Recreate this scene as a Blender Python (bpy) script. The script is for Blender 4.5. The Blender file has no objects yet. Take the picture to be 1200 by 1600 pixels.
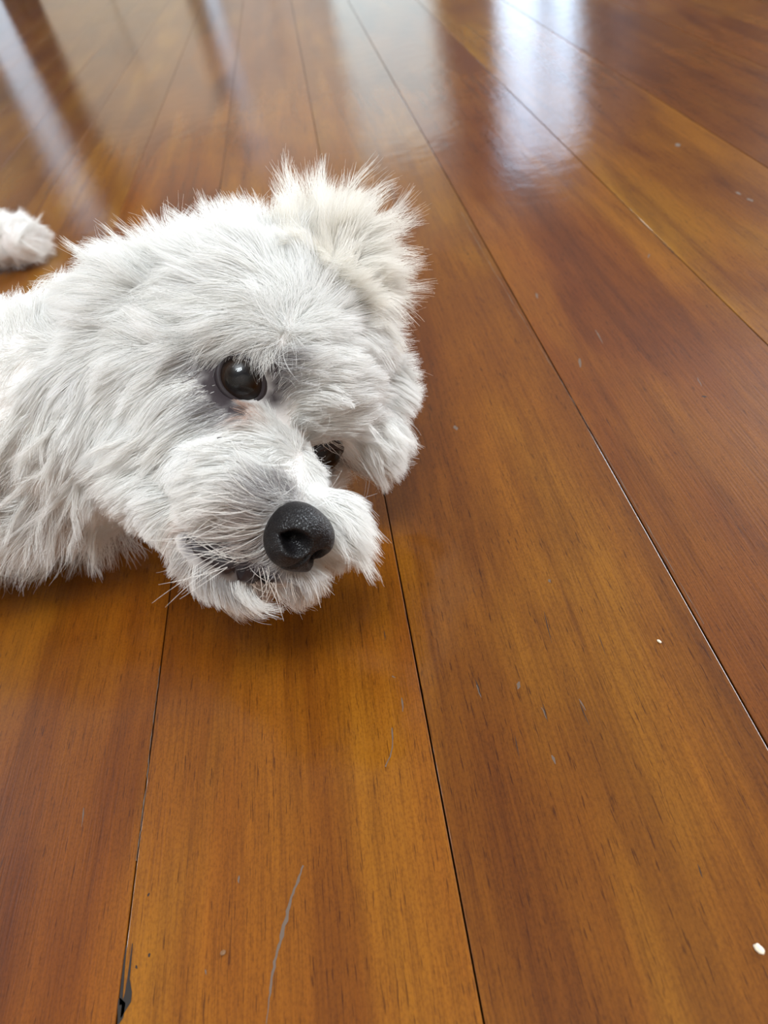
import bpy, bmesh, math, random
import numpy as np
from mathutils import Matrix, Vector, kdtree, noise
from mathutils.bvhtree import BVHTree

sc = bpy.context.scene
C = sc.collection
rng = np.random.default_rng(7)
random.seed(7)

# ------------------------------------------------------------------ camera
F_PX, CAM_H = 1124.0, 0.18
YAW, TILT, ROLL = 0.0590785, 0.8192802, -0.2677618
def _rz(a): return Matrix.Rotation(a, 3, 'Z')
CAM_R = _rz(YAW) @ Matrix.Rotation(TILT, 3, 'X') @ _rz(ROLL)
CR = np.array(CAM_R); CO = np.array([0, 0, CAM_H])
cam_d = bpy.data.cameras.new('camera')
cam = bpy.data.objects.new('camera', cam_d); C.objects.link(cam)
cam.matrix_world = Matrix.Translation((0, 0, CAM_H)) @ CAM_R.to_4x4()
cam_d.sensor_fit = 'VERTICAL'
cam_d.lens = 5.7
cam_d.sensor_height = 5.7 * 1600 / F_PX
cam_d.clip_start = 0.01
cam_d.dof.use_dof = True
cam_d.dof.focus_distance = 0.203
cam_d.dof.aperture_fstop = 3.9
sc.camera = cam

# ------------------------------------------------------------------ world, lights, exposure
sc.view_settings.view_transform = 'Standard'
sc.view_settings.look = 'None'
sc.view_settings.gamma = 1.0
sc.view_settings.use_curve_mapping = False
sc.view_settings.exposure = 0.18
sc.cycles.max_bounces = 8
sc.cycles.diffuse_bounces = 5
sc.cycles.glossy_bounces = 3
sc.cycles.transmission_bounces = 6
sc.cycles.transparent_max_bounces = 8
sc.cycles.sample_clamp_indirect = 4.0
sc.cycles.caustics_reflective = False
sc.cycles.caustics_refractive = False

world = bpy.data.worlds.new('world'); sc.world = world
world.use_nodes = True
bg = world.node_tree.nodes['Background']
bg.inputs[0].default_value = (0.74, 0.86, 1.0, 1); bg.inputs[1].default_value = .85

def area(name, loc, aim, sx, sy, power, col):
    d = bpy.data.lights.new(name, 'AREA'); d.shape = 'RECTANGLE'; d.size = sx; d.size_y = sy
    d.energy = power; d.color = col
    o = bpy.data.objects.new(name, d); C.objects.link(o); o.location = loc
    o.rotation_euler = (Vector(aim) - Vector(loc)).to_track_quat('-Z', 'Y').to_euler()
    return o
# daylight key from the right, far windows seen in the varnish, two added fills
area('side_window_daylight', (3.26, 2.5, 1.45), (0, 1.7, 0.9), 2.3, 1.7, 185, (0.86, 0.93, 1.0))
area('window_daylight', (1.66, 6.12, 1.12), (1.66, 0, 1.12), 0.62, 1.9, 9.5, (0.55, 0.75, 1.0))
area('overhead_fill', (0.25, -0.55, 2.72), (0.1, -0.2, 0), 1.3, 1.0, 88, (0.90, 0.96, 1.0))  # added unseen overhead fill for the fur that faces the camera
area('door_daylight', (0.57, 6.12, 0.9), (0.57, 0, 0.9), 0.72, 1.7, 1.8, (0.84, 1.0, 0.80))
area('left_fill', (-3.17, 2.0, 1.65), (-.2, .6, 0.9), 2.0, 1.3, 75, (0.92, 0.95, 1.0))  # added unseen fill that lifts the left side of the dog in view

# ------------------------------------------------------------------ helpers
def link(name, me, mat=None, parent=None):
    o = bpy.data.objects.new(name, me); C.objects.link(o)
    if mat is not None: me.materials.append(mat)
    if parent is not None: o.parent = parent
    return o
def tag(o, label=None, cat=None, group=None, kind=None):
    if label: o['label'] = label
    if cat: o['category'] = cat
    if group: o['group'] = group
    if kind: o['kind'] = kind
    return o
def mesh(name, v, f, smooth=True):
    me = bpy.data.meshes.new(name); me.from_pydata([tuple(map(float, p)) for p in v], [], f); me.update()
    if smooth: me.polygons.foreach_set('use_smooth', [True] * len(me.polygons))
    return me
def box_bm(bm, lo, hi):
    r = bmesh.ops.create_cube(bm, size=1)
    for v in r['verts']:
        v.co = Vector([lo[i] + (v.co[i] + .5) * (hi[i] - lo[i]) for i in range(3)])
    return r['verts']
def box(name, lo, hi, mat, parent=None, bevel=0):
    bm = bmesh.new(); box_bm(bm, lo, hi)
    if bevel: bmesh.ops.bevel(bm, geom=bm.edges[:], offset=bevel, segments=2, affect='EDGES')
    me = bpy.data.meshes.new(name); bm.to_mesh(me); bm.free()
    return link(name, me, mat, parent)
def srgb(r, g, b):
    f = lambda c: (c / 12.92 if c <= .04045 else ((c + .055) / 1.055) ** 2.4)
    return (f(r / 255), f(g / 255), f(b / 255), 1)
class NT:
    def __init__(s, name):
        s.m = bpy.data.materials.new(name); s.m.use_nodes = True; s.t = s.m.node_tree
        s.t.nodes.clear()
    def n(s, typ, ins=None, **kw):
        nd = s.t.nodes.new(typ)
        for k, v in kw.items(): setattr(nd, k, v)
        for k, v in (ins or {}).items():
            if isinstance(v, tuple) and len(v) == 2 and hasattr(v[0], 'outputs'): s.t.links.new(v[0].outputs[v[1]], nd.inputs[k])
            elif hasattr(v, 'outputs'): s.t.links.new(v.outputs[0], nd.inputs[k])
            else: nd.inputs[k].default_value = v
        return nd
    def ramp(s, fac, stops):
        r = s.n('ShaderNodeValToRGB', {0: fac})
        e = r.color_ramp.elements
        while len(e) < len(stops): e.new(0.5)
        for el, (p, c) in zip(e, stops): el.position = p; el.color = c if len(c) == 4 else (*c, 1)
        return r
    def out(s, sh): s.n('ShaderNodeOutputMaterial', {0: sh}); return s.m
def plain(name, col, rough=.6, **kw):
    t = NT(name)
    nz = t.n('ShaderNodeTexNoise', {'Scale': 12.0, 'Detail': 4.0})
    c = t.ramp(nz, [(0, tuple(x * .88 for x in col[:3])), (1, tuple(min(1, x * 1.08) for x in col[:3]))])
    ins = {'Base Color': (c, 0), 'Roughness': rough}; ins.update(kw)
    return t.out(t.n('ShaderNodeBsdfPrincipled', ins))

# ------------------------------------------------------------------ room shell
XL, XR, YB, YF, ZC = -3.1, 3.2, -2.2, 6.0, 2.6
M_wall = plain('cream_plaster', (.62, .57, .50), .8)
M_ceil = plain('ceiling_paint', (.42, .42, .41), .85)
M_dark = plain('dark_stained_wood', (.07, .03, .016), .45)
M_trim = plain('white_trim_paint', (.72, .72, .70), .4)
def wall(name, axis, pos, a0, a1, holes, mat, thick=.12, sgn=1):
    """wall with rectangular openings: holes = [(a0,a1,z0,z1)]"""
    bm = bmesh.new()
    xs = sorted({a0, a1, *[h[0] for h in holes], *[h[1] for h in holes]})
    zs = sorted({0, ZC, *[h[2] for h in holes], *[h[3] for h in holes]})
    for i in range(len(xs) - 1):
        for j in range(len(zs) - 1):
            cx, cz = (xs[i] + xs[i + 1]) / 2, (zs[j] + zs[j + 1]) / 2
            if any(h[0] < cx < h[1] and h[2] < cz < h[3] for h in holes): continue
            p0, p1 = sorted((pos, pos + sgn * thick))
            if axis == 'y': box_bm(bm, (xs[i], p0, zs[j]), (xs[i + 1], p1, zs[j + 1]))
            else: box_bm(bm, (p0, xs[i], zs[j]), (p1, xs[i + 1], zs[j + 1]))
    bmesh.ops.remove_doubles(bm, verts=bm.verts[:], dist=1e-5)
    me = bpy.data.meshes.new(name); bm.to_mesh(me); bm.free()
    return tag(link(name, me, mat), kind='structure')
WIN = (1.35, 1.97, .12, 2.12); DOOR = (.20, .94, 0, 1.78); SLIT = (-.62, -.50, .05, 1.62); SLIT2 = (-2.12, -1.80, .05, 1.9)
SIDE = (.9, 3.1, .9, 2.4)  # opening in the left wall, made for the added fill
wall('wall_far', 'y', YF, XL, XR, [WIN, DOOR, SLIT, SLIT2], M_wall)
wall('wall_near', 'y', YB, XL, XR, [], M_wall, sgn=-1)
wall('wall_left', 'x', XL, YB, YF, [SIDE], M_wall, sgn=-1)
wall('wall_right', 'x', XR, YB, YF, [(1.0, 3.6, .5, 2.35)], M_wall)
FILL_HOLE = (-.4, .9, -1.05, -.05)  # ceiling opening made for the added overhead fill
bm = bmesh.new()
for lo, hi in (((XL, YB), (XR, FILL_HOLE[2])), ((XL, FILL_HOLE[3]), (XR, YF)), ((XL, FILL_HOLE[2]), (FILL_HOLE[0], FILL_HOLE[3])), ((FILL_HOLE[1], FILL_HOLE[2]), (XR, FILL_HOLE[3]))):
    box_bm(bm, (lo[0], lo[1], ZC), (hi[0], hi[1], ZC + .08))
me = bpy.data.meshes.new('ceiling'); bm.to_mesh(me); bm.free()
tag(link('ceiling', me, M_ceil), kind='structure')
# added round ceiling lamp, unseen, that brightens the cupboards for their reflection
def disc(name, r, z0, z1, mat, parent, n=48):
    v = [(r * math.cos(2 * math.pi * i / n), r * math.sin(2 * math.pi * i / n), z) for z in (z0, z1) for i in range(n)]
    f = [(i, (i + 1) % n, n + (i + 1) % n, n + i) for i in range(n)] + [tuple(range(n))[::-1], tuple(range(n, 2 * n))]
    return link(name, mesh(name, v, f, False), mat, parent)
lamp = bpy.data.objects.new('fill_lamp', None); C.objects.link(lamp); lamp.location = (-.35, 4.3, 2.6)
tag(lamp, 'added round fill lamp on the ceiling, brightening the cupboards', 'fill lamp')
disc('base', .28, -.03, 0, M_trim, lamp)
t_ = NT('fill_lamp_glow'); disc('shade', .26, -.06, -.03, t_.out(t_.n('ShaderNodeEmission', {0: (1, .93, .82, 1), 1: 3.0})), lamp)
d_ = bpy.data.lights.new('fill_lamp_light', 'AREA'); d_.shape = 'DISK'; d_.size = .5; d_.energy = 12; d_.color = (1, .93, .84)
o_ = bpy.data.objects.new('fill_lamp_light', d_); C.objects.link(o_); o_.location = (-.35, 4.3, 2.53)
def frame_y(name, h, y, w, bars=()):
    root = bpy.data.objects.new(name, None); C.objects.link(root); root.location = (h[0], y, h[2]); tag(root, kind='structure')
    def part(n, lo, hi, mat):
        o = box(n, [a - b for a, b in zip(lo, root.location)], [a - b for a, b in zip(hi, root.location)], mat, root, .004); return o
    x0, x1, z0, z1 = h
    part('jamb', (x0, y, z0), (x0 + w, y + .05, z1), M_trim); part('jamb', (x1 - w, y, z0), (x1, y + .05, z1), M_trim)
    part('head_rail', (x0 + w, y, z1 - w), (x1 - w, y + .05, z1), M_trim); part('bottom_rail', (x0 + w, y, z0), (x1 - w, y + .05, z0 + w), M_trim)
    for b in bars: part('mullion', (b - .03, y + .005, z0 + w), (b + .03, y + .045, z1 - w), M_trim)
    return root
frame_y('window_1', WIN, YF + .02, .03, (1.72,))
frame_y('door_1', DOOR, YF + .02, .03)
frame_y('window_2', SLIT, YF + .02, .012)
frame_y('window_3', SLIT2, YF + .02, .02)
# objects along the far wall, seen only as soft reflections in the varnish
def cupboard(lo, hi, mat, label, name='cupboard', cat='cupboard'):
    root = bpy.data.objects.new(name, None); C.objects.link(root); root.location = lo
    tag(root, label, cat)
    L = [b - a for a, b in zip(lo, hi)]
    box('body', (0, .02, .06), (L[0], L[1], L[2]), mat, root, .006)
    box('plinth', (.02, .04, 0), (L[0] - .02, L[1] - .02, .06), M_dark, root)
    for k in range(2):
        d = box('door', (k * L[0] / 2 + .006, 0, .07), ((k + 1) * L[0] / 2 - .006, .02, L[2] - .012), mat, root, .003)
        box('handle', (L[0] / 2 + (-.05 if k == 0 else .035), -.025, L[2] * .5), (L[0] / 2 + (-.035 if k == 0 else .05), 0, L[2] * .5 + .12), M_trim, d, .003)
    return root
M_grey = plain('grey_lacquer', (.72, .66, .58), .5)
M_beige = plain('beige_lacquer', (.80, .74, .60), .5)
cupboard((-.46, 5.5, 0), (.17, 5.98, 1.45), M_grey, 'tall grey cupboard beside the narrow window slit')
cupboard((-1.52, 5.5, 0), (-.68, 5.98, 1.1), M_beige, 'low beige cupboard left of the narrow window slit')
cupboard((2.1, 5.4, 0), (3.1, 5.98, 2.2), M_dark, 'dark wood wardrobe standing right of the tall window', 'wardrobe', 'wardrobe')
cupboard((-1.77, 5.6, 0), (-1.54, 5.98, 2.0), M_dark, 'narrow tall dark wood locker beside the low beige cupboard', 'locker', 'locker')
tag(box('trim_1', (.96, 5.955, 0), (1.33, 5.998, 2.3), M_dark), kind='structure')

# ------------------------------------------------------------------ floor of varnished boards
def wood():
    t = NT('varnished_wood')
    oi = t.n('ShaderNodeObjectInfo')
    tc = t.n('ShaderNodeTexCoord')
    off = t.n('ShaderNodeVectorMath', {0: (oi, 'Location'), 1: (37.1, 0, 0)}, operation='MULTIPLY')
    rnd = t.n('ShaderNodeMath', {0: (oi, 'Alpha'), 1: 40.0}, operation='MULTIPLY')
    cmb = t.n('ShaderNodeCombineXYZ', {0: rnd, 1: rnd, 2: rnd})
    co = t.n('ShaderNodeVectorMath', {0: (tc, 'Object'), 1: cmb}, operation='ADD')
    def nz(sx, sy, detail=4., dist=0., rough=.55):
        mp = t.n('ShaderNodeMapping', {0: co, 'Scale': (sx, sy, 3.0)})
        return t.n('ShaderNodeTexNoise', {0: mp, 'Scale': 1.0, 'Detail': detail, 'Roughness': rough, 'Distortion': dist})
    broad = nz(20, 3.2, 3, .6)
    mid = nz(95, 5, 4, .8)
    fine = nz(1500, 48, 3, .2, .6)
    pores = nz(2300, 150, 1, 0.0)
    speck = nz(1900, 1100, 2)
    patch = nz(9, 7, 3, .5)
    # broad colour, from gold to red brown
    c1 = t.ramp(broad, [(.28, (.118, .032, .0014)), (.48, (.187, .063, .003)), (.72, (.258, .112, .006))])
    c2 = t.ramp(mid, [(.3, (.60, .50, .42)), (.5, (.95, .93, .9)), (.75, (1.16, 1.18, 1.12))])
    m1 = t.n('ShaderNodeMix', {0: 0.75, 6: c1, 7: c2}, data_type='RGBA', blend_type='MULTIPLY')
    c3 = t.ramp(fine, [(.25, (.62, .55, .5)), (.5, (1, 1, 1)), (.8, (1.25, 1.25, 1.2))])
    m2 = t.n('ShaderNodeMix', {0: 0.72, 6: (m1, 2), 7: c3}, data_type='RGBA', blend_type='MULTIPLY')
    c4 = t.ramp(pores, [(.27, (.30, .22, .16)), (.36, (1, 1, 1))])
    m3 = t.n('ShaderNodeMix', {0: 0.72, 6: (m2, 2), 7: c4}, data_type='RGBA', blend_type='MULTIPLY')
    c5 = t.ramp(patch, [(.35, (.70, .58, .50)), (.55, (1, 1, 1)), (.7, (1.1, 1.1, 1.0))])
    m4 = t.n('ShaderNodeMix', {0: 0.7, 6: (m3, 2), 7: c5}, data_type='RGBA', blend_type='MULTIPLY')
    c6 = t.ramp(speck, [(.35, (.8, .76, .7)), (.5, (1, 1, 1)), (.7, (1.12, 1.12, 1.1))])
    m5 = t.n('ShaderNodeMix', {0: 0.75, 6: (m4, 2), 7: c6}, data_type='RGBA', blend_type='MULTIPLY')
    m6 = t.n('ShaderNodeMix', {0: 1.0, 6: (m5, 2), 7: (oi, 'Color')}, data_type='RGBA', blend_type='MULTIPLY')
    # relief of the varnish: ripple, grain and orange peel
    peel = t.n('ShaderNodeTexNoise', {0: (tc, 'Object'), 'Scale': 55.0, 'Detail': 3.0})
    b1 = t.n('ShaderNodeBump', {'Strength': .22, 'Distance': .0006, 'Height': (fine, 0)})
    b1c = t.n('ShaderNodeBump', {'Strength': .07, 'Distance': .0006, 'Height': (fine, 0)})
    b2 = t.n('ShaderNodeBump', {'Strength': .035, 'Distance': .004, 'Height': (peel, 0), 'Normal': b1c})
    rr = t.n('ShaderNodeTexNoise', {0: (tc, 'Object'), 'Scale': 14.0, 'Detail': 5.0})
    r1 = t.n('ShaderNodeMapRange', {0: rr, 3: .07, 4: .13})
    p = t.n('ShaderNodeBsdfPrincipled', {'Base Color': (m6, 2), 'Roughness': .5, 'Normal': b1,
        'Coat Weight': 1.0, 'Coat Roughness': (r1, 0), 'Coat Normal': b2, 'Coat IOR': 1.47, 'Specular IOR Level': .08})
    return t.out(p)
M_wood = wood()
M_sub = plain('dark_joint_dirt', (.018, .010, .006), .9)
PW = 0.4526 * CAM_H; X0 = -0.5088 * CAM_H
floor = box('floor', (XL, YB, -.05), (XR, YF, -.0185), M_sub)
tag(floor, kind='structure')
TH, GAP, BV = .018, .00022, .0002
def plank_bm(bm, w, y0, y1, wob):
    # cross-section with softened upper arrises, a few stations along the board
    prof = [(-w / 2, -TH), (-w / 2, -BV), (-w / 2 + BV * .3, -BV * .3), (-w / 2 + BV, 0), (0, .00004), (w / 2 - BV, 0), (w / 2 - BV * .3, -BV * .3), (w / 2, -BV), (w / 2, -TH)]
    rows = []
    for y in (y0, y1):
        rows.append([bm.verts.new((x, y, z)) for x, z in prof])
    n = len(prof)
    for i in range(n - 1):
        bm.faces.new((rows[0][i], rows[0][i + 1], rows[1][i + 1], rows[1][i]))
    bm.faces.new(rows[0][::-1]); bm.faces.new(rows[1])
TINT = {-2: (1.0, 1.0, 1.0), -1: (1.0, .86, .75), 0: (.97, .87, .8), 1: (.92, .90, .9), 2: (.80, .66, .66), 3: (1.06, 1.12, 1.05), 4: (.72, .62, .6)}
r2 = random.Random(3)
field = bmesh.new()
k0, k1 = math.floor((XL - X0) / PW), math.ceil((XR - X0) / PW)
for k in range(k0, k1):
    xa, xb = max(XL, X0 + k * PW) + GAP, min(XR, X0 + (k + 1) * PW) - GAP
    if xb - xa < .004: continue
    cuts = [YB]
    y = r2.uniform(1.3, 2.6) if -3 <= k <= 5 else r2.uniform(-1.4, .6)
    while y < YF - .5:
        cuts.append(y); y += r2.uniform(1.3, 2.3)
    cuts.append(YF)
    for a, b in zip(cuts[:-1], cuts[1:]):
        seed = r2.random()
        if -16 <= k <= 9:
            bm = bmesh.new(); plank_bm(bm, xb - xa, a + GAP, b - GAP, 0)
            me = bpy.data.meshes.new('plank'); bm.to_mesh(me); bm.free()
            o = link('plank', me, M_wood, floor); o.location = ((xa + xb) / 2, 0, 0)
            t = TINT.get(k, None) if a < .5 else None
            if t is None:
                g = r2.uniform(.75, 1.1); t = (g, g * r2.uniform(.85, 1.05), g * r2.uniform(.8, 1.))
            o.color = (*t, seed)
        else:
            n0 = len(field.verts)
            plank_bm(field, xb - xa, a + GAP, b - GAP, 0)
            field.verts.ensure_lookup_table()
            for v in field.verts[n0:]: v.co.x += (xa + xb) / 2
me = bpy.data.meshes.new('plank_field'); field.to_mesh(me); field.free()
o = link('plank_field', me, M_wood, floor); tag(o, kind='stuff'); o.color = (.95, .9, .85, .4)

# ------------------------------------------------------------------ the dog: frame of the head
SC = 1.0
def rodr(r):
    r = np.array(r); a = np.linalg.norm(r); k = r / a
    K = np.array([[0, -k[2], k[1]], [k[2], 0, -k[0]], [-k[1], k[0], 0]])
    return np.eye(3) + np.sin(a) * K + (1 - np.cos(a)) * K @ K
HR = rodr([1.16000926, 1.0931042, -0.61762352])       # columns: dog's left, up, forward
HO = np.array([-0.02988357, 0.17182782, 0.06161348])  # midpoint between the eyes
def hp(x, y, z): return HO + HR @ (np.array([x, y, z]) / 100.)
def pix(P):
    v = (np.asarray(P) - CO) @ CR
    return np.stack([600 + F_PX * v[..., 0] / -v[..., 2], 800 - F_PX * v[..., 1] / -v[..., 2]], -1)
def ray(x, y):
    r = CR @ np.array([x - 600, 800 - y, -F_PX]); return r / np.linalg.norm(r)
def at(x, y, d): return CO + ray(x, y) * d
#BODY
blobs = []   # (centre, axes 3x3, radii)
def ell(c, r, R=HR): blobs.append((np.array(c), R, np.array(r) / 100.))
def cap(a, b, ra, rb, n=9):
    for t in np.linspace(0, 1, n):
        r = (ra + (rb - ra) * t)
        blobs.append((np.array(a) * (1 - t) + np.array(b) * t, np.eye(3), np.array([r, r, r]) / 100.))
ell(hp(0, .9, -3.3), (3.7, 3.1, 3.6))            # skull
ell(hp(0, 1.3, -1.3), (2.6, 1.7, 1.9))           # forehead
ell(hp(-2.05, -1.3, -3.0), (1.8, 2.2, 2.7)); ell(hp(2.2, -1.4, -2.6), (1.8, 2.1, 2.6))   # cheeks
ell(hp(0, -1.5, .6), (1.55, 1.35, 2.2))          # bridge of the muzzle
ell(hp(-.85, -2.1, 1.3), (1.25, 1.15, 1.9)); ell(hp(.85, -2.1, 1.3), (1.25, 1.15, 1.9)) # upper lips
ell(hp(0, -1.95, 2.55), (1.15, 1.1, .85))
cap(hp(-1.3, -3.6, -2.2), hp(-.4, -3.65, 2.3), 1.35, .85); cap(hp(1.3, -3.6, -2.2), hp(.4, -3.65, 2.3), 1.35, .85)  # lower jaw
ell(at(500, 812, .200), (.9, .9, .9), CR); ell(at(452, 892, .197), (.75, .5, .8), CR); ell(at(588, 600, .246), (.9, .9, .9), CR); ell(at(560, 672, .236), (1.1, 1.2, 1.0), CR)      # hanging lip of the far side
ell(hp(-1.8, -2.8, -1.5), (1.3, 1.2, 1.5)); ell(hp(-.9, -1.15, .3), (1.2, 1.0, 1.4)); ell(hp(-1.75, -1.75, -1.0), (1.5, 1.3, 1.6)); ell(hp(.1, -3.3, 2.6), (.95, .8, .9))
ell(hp(0, -3.1, -1.9), (2.2, 1.7, 2.3))
ell(at(235, 500, .236), (1.7, 1.5, 1.5), CR); ell(at(310, 468, .236), (1.5, 1.4, 1.4), CR)       # root of the near ear, folded back
ell(at(508, 432, .246), (1.25, 1.5, 1.0), CR)      # far ear, fanned out above the brow
cap(hp(-.6, -1.2, -4.2), (-.137, .224, .050), 3.5, 4.0)     # neck
cap((-.137, .226, .047), (-.21, .270, .053), 4.0, 5.0)      # chest
cap((-.21, .270, .056), (-.36, .42, .062), 5.6, 5.6, 16)    # trunk, outside the frame
cap((-.36, .42, .062), (-.40, .50, .055), 5.5, 4.5)
cap((-.40, .50, .040), (-.33, .56, .028), 3.2, 2.0); cap((-.33, .56, .028), (-.229, .532, .019), 1.7, 1.5)   # hind leg and paw
cap((-.20, .235, .035), (-.25, .16, .020), 2.5, 1.5); cap((-.25, .16, .020), (-.30, .09, .016), 1.5, 1.4)    # foreleg
def build_base():
    bm = bmesh.new()
    for c, R, r in blobs:
        res = bmesh.ops.create_icosphere(bm, subdivisions=3, radius=1)
        Mx = Matrix((R * r[None, :]).tolist()).to_4x4(); Mx.translation = Vector(c)
        bmesh.ops.transform(bm, matrix=Mx, verts=res['verts'])
    me = bpy.data.meshes.new('tmp'); bm.to_mesh(me); bm.free()
    ob = bpy.data.objects.new('tmp', me); C.objects.link(ob)
    m = ob.modifiers.new('r', 'REMESH'); m.mode = 'VOXEL'; m.voxel_size = .0016
    s = ob.modifiers.new('s', 'SMOOTH'); s.factor = .5; s.iterations = 14
    dg = bpy.context.evaluated_depsgraph_get()
    out = bpy.data.meshes.new_from_object(ob.evaluated_get(dg))
    bpy.data.objects.remove(ob)
    return out
base = build_base()
V = np.empty(len(base.vertices) * 3); base.vertices.foreach_get('co', V); V = V.reshape(-1, 3)
V[:, 2] = np.maximum(V[:, 2], .0012)
base.vertices.foreach_set('co', V.ravel()); base.update()
base.polygons.foreach_set('use_smooth', [True] * len(base.polygons))
def mat_skin():
    t = NT('dog_skin')
    a = t.n('ShaderNodeAttribute', attribute_name='pigment')
    nz = t.n('ShaderNodeTexNoise', {'Scale': 400.0, 'Detail': 3.0})
    b = t.n('ShaderNodeBump', {'Strength': .3, 'Distance': .0003, 'Height': (nz, 0)})
    return t.out(t.n('ShaderNodeBsdfPrincipled', {'Base Color': (a, 'Color'), 'Roughness': .55, 'Normal': b}))
M_skin = mat_skin()
dog = link('dog', base, M_skin)
tag(dog, 'small white long-haired dog lying with its head on the wooden floor', 'dog')
base.name = 'dog'

def bvh_of(me): 
    return BVHTree.FromPolygons([v.co.copy() for v in me.vertices], [tuple(p.vertices) for p in me.polygons])
BV_BASE = bvh_of(base)
def hit(x, y):
    h = BV_BASE.ray_cast(Vector(CO), Vector(ray(x, y)))
    return (np.array(h[0]), np.array(h[1])) if h[0] is not None else (None, None)

# ---------------- eyes
def mat_eye():
    t = NT('eye_surface')
    tc = t.n('ShaderNodeTexCoord')
    sep = t.n('ShaderNodeSeparateXYZ', {0: (tc, 'Object')})
    rr = t.n('ShaderNodeMath', {0: (sep, 'X'), 1: (sep, 'X')}, operation='MULTIPLY')
    r2_ = t.n('ShaderNodeMath', {0: (sep, 'Y'), 1: (sep, 'Y'), 2: rr}, operation='MULTIPLY_ADD')
    rad = t.n('ShaderNodeMath', {0: r2_}, operation='SQRT')
    rad = t.n('ShaderNodeMath', {0: rad, 1: 100.0}, operation='MULTIPLY')   # cm
    nz = t.n('ShaderNodeTexNoise', {0: (tc, 'Object'), 'Scale': 900.0, 'Detail': 3.0})
    ad = t.n('ShaderNodeMath', {0: nz, 1: .06, 2: rad}, operation='MULTIPLY_ADD')
    c = t.ramp(ad, [(.22, (.004, .004, .006)), (.30, (.010, .008, .008)), (.36, (.012, .008, .006)), (.50, (.022, .011, .006)), (.60, (.010, .006, .005)), (.75, (.02, .014, .012))])
    return t.out(t.n('ShaderNodeBsdfPrincipled', {'Base Color': (c, 0), 'Roughness': .3, 'Specular IOR Level': .25}))
M_eye = mat_eye()
def mat_cornea():
    t = NT('cornea'); 
    g = t.n('ShaderNodeBsdfGlossy', {'Roughness': .02, 'Color': (1, 1, 1, 1)}); tr = t.n('ShaderNodeBsdfTransparent')
    f = t.n('ShaderNodeFresnel', {0: 1.38})
    return t.out(t.n('ShaderNodeMixShader', {0: f, 1: tr, 2: g}))
M_cornea = mat_cornea()
M_lid = plain('dark_eyelid_skin', (.024, .017, .020), .42)
EYES = []
ER = .0079
def make_eye(cen, g, up, mirror):
    g = g / np.linalg.norm(g); s = np.cross(up, g); s /= np.linalg.norm(s); u = np.cross(g, s)
    Rm = np.stack([s, u, g], 1)     # local: x to dog's left, y up, z gaze
    Mw = Matrix(Rm.tolist()).to_4x4(); Mw.translation = Vector(cen)
    v, f = [], []
    n, m = 40, 24
    for j in range(m + 1):
        th = math.pi * j / m
        for i in range(n):
            ph = 2 * math.pi * i / n
            v.append((ER * math.sin(th) * math.cos(ph), ER * math.sin(th) * math.sin(ph), ER * math.cos(th)))
    for j in range(m):
        for i in range(n): f.append((j * n + i, (j + 1) * n + i, (j + 1) * n + (i + 1) % n, j * n + (i + 1) % n))
    eye = link('eye', mesh('eye', v, f), M_eye, dog); eye.matrix_world = Mw
    # clear bulging cornea
    v, f = [], []
    for j in range(13):
        a = j / 12 * .62
        for i in range(n):
            ph = 2 * math.pi * i / n; bul = 1.006 + .075 * (1 - (a / .62) ** 2)
            v.append((ER * bul * math.sin(a) * math.cos(ph), ER * bul * math.sin(a) * math.sin(ph), ER * bul * math.cos(a)))
    for j in range(12):
        for i in range(n): f.append((j * n + i, (j + 1) * n + i, (j + 1) * n + (i + 1) % n, j * n + (i + 1) % n))
    link('cornea', mesh('cornea', v, f), M_cornea, eye)
    # lids: an almond opening over the ball, rolling out to the skin
    v, f = [], []
    N = 64; prof = [(0, .99), (.015, 1.05), (.07, 1.11), (.17, 1.13), (.30, 1.10), (.46, 1.0), (.66, .86)]
    for da, rr in prof:
        for i in range(N):
            ph = 2 * math.pi * i / N
            cx, cy = math.cos(ph), math.sin(ph)
            inner = cx * mirror > 0
            ax = (.98 if inner else .86) * abs(cx) ** .92 * (1 if cx > 0 else -1)
            ay = (.60 if cy > 0 else .72) * abs(cy) ** (1.15) * (1 if cy > 0 else -1) - (.10 * abs(cx) ** 3 if inner else 0)
            L = math.hypot(ax, ay); k = (L + da) / L
            ax, ay = ax * k, ay * k; A = math.hypot(ax, ay); q = ER * rr
            v.append((q * math.sin(A) * ax / A, q * math.sin(A) * ay / A, q * math.cos(A)))
    for j in range(len(prof) - 1):
        for i in range(N): f.append((j * N + i, j * N + (i + 1) % N, (j + 1) * N + (i + 1) % N, (j + 1) * N + i))
    link('eyelid', mesh('eyelid', v, f), M_lid, eye)
    EYES.append((cen, g))
    return eye
h, hn = hit(378, 590)
ec = h + ray(378, 590) * .0042
make_eye(ec, HR @ np.array([-.50, .06, .86]), HR[:, 1], 1)
lc = (ec - HO) @ HR * 100; print('eye c local', lc)
make_eye(hp(-lc[0] + .25, lc[1] - .12, lc[2]), HR @ np.array([.50, .06, .86]), HR[:, 1], -1)

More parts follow.
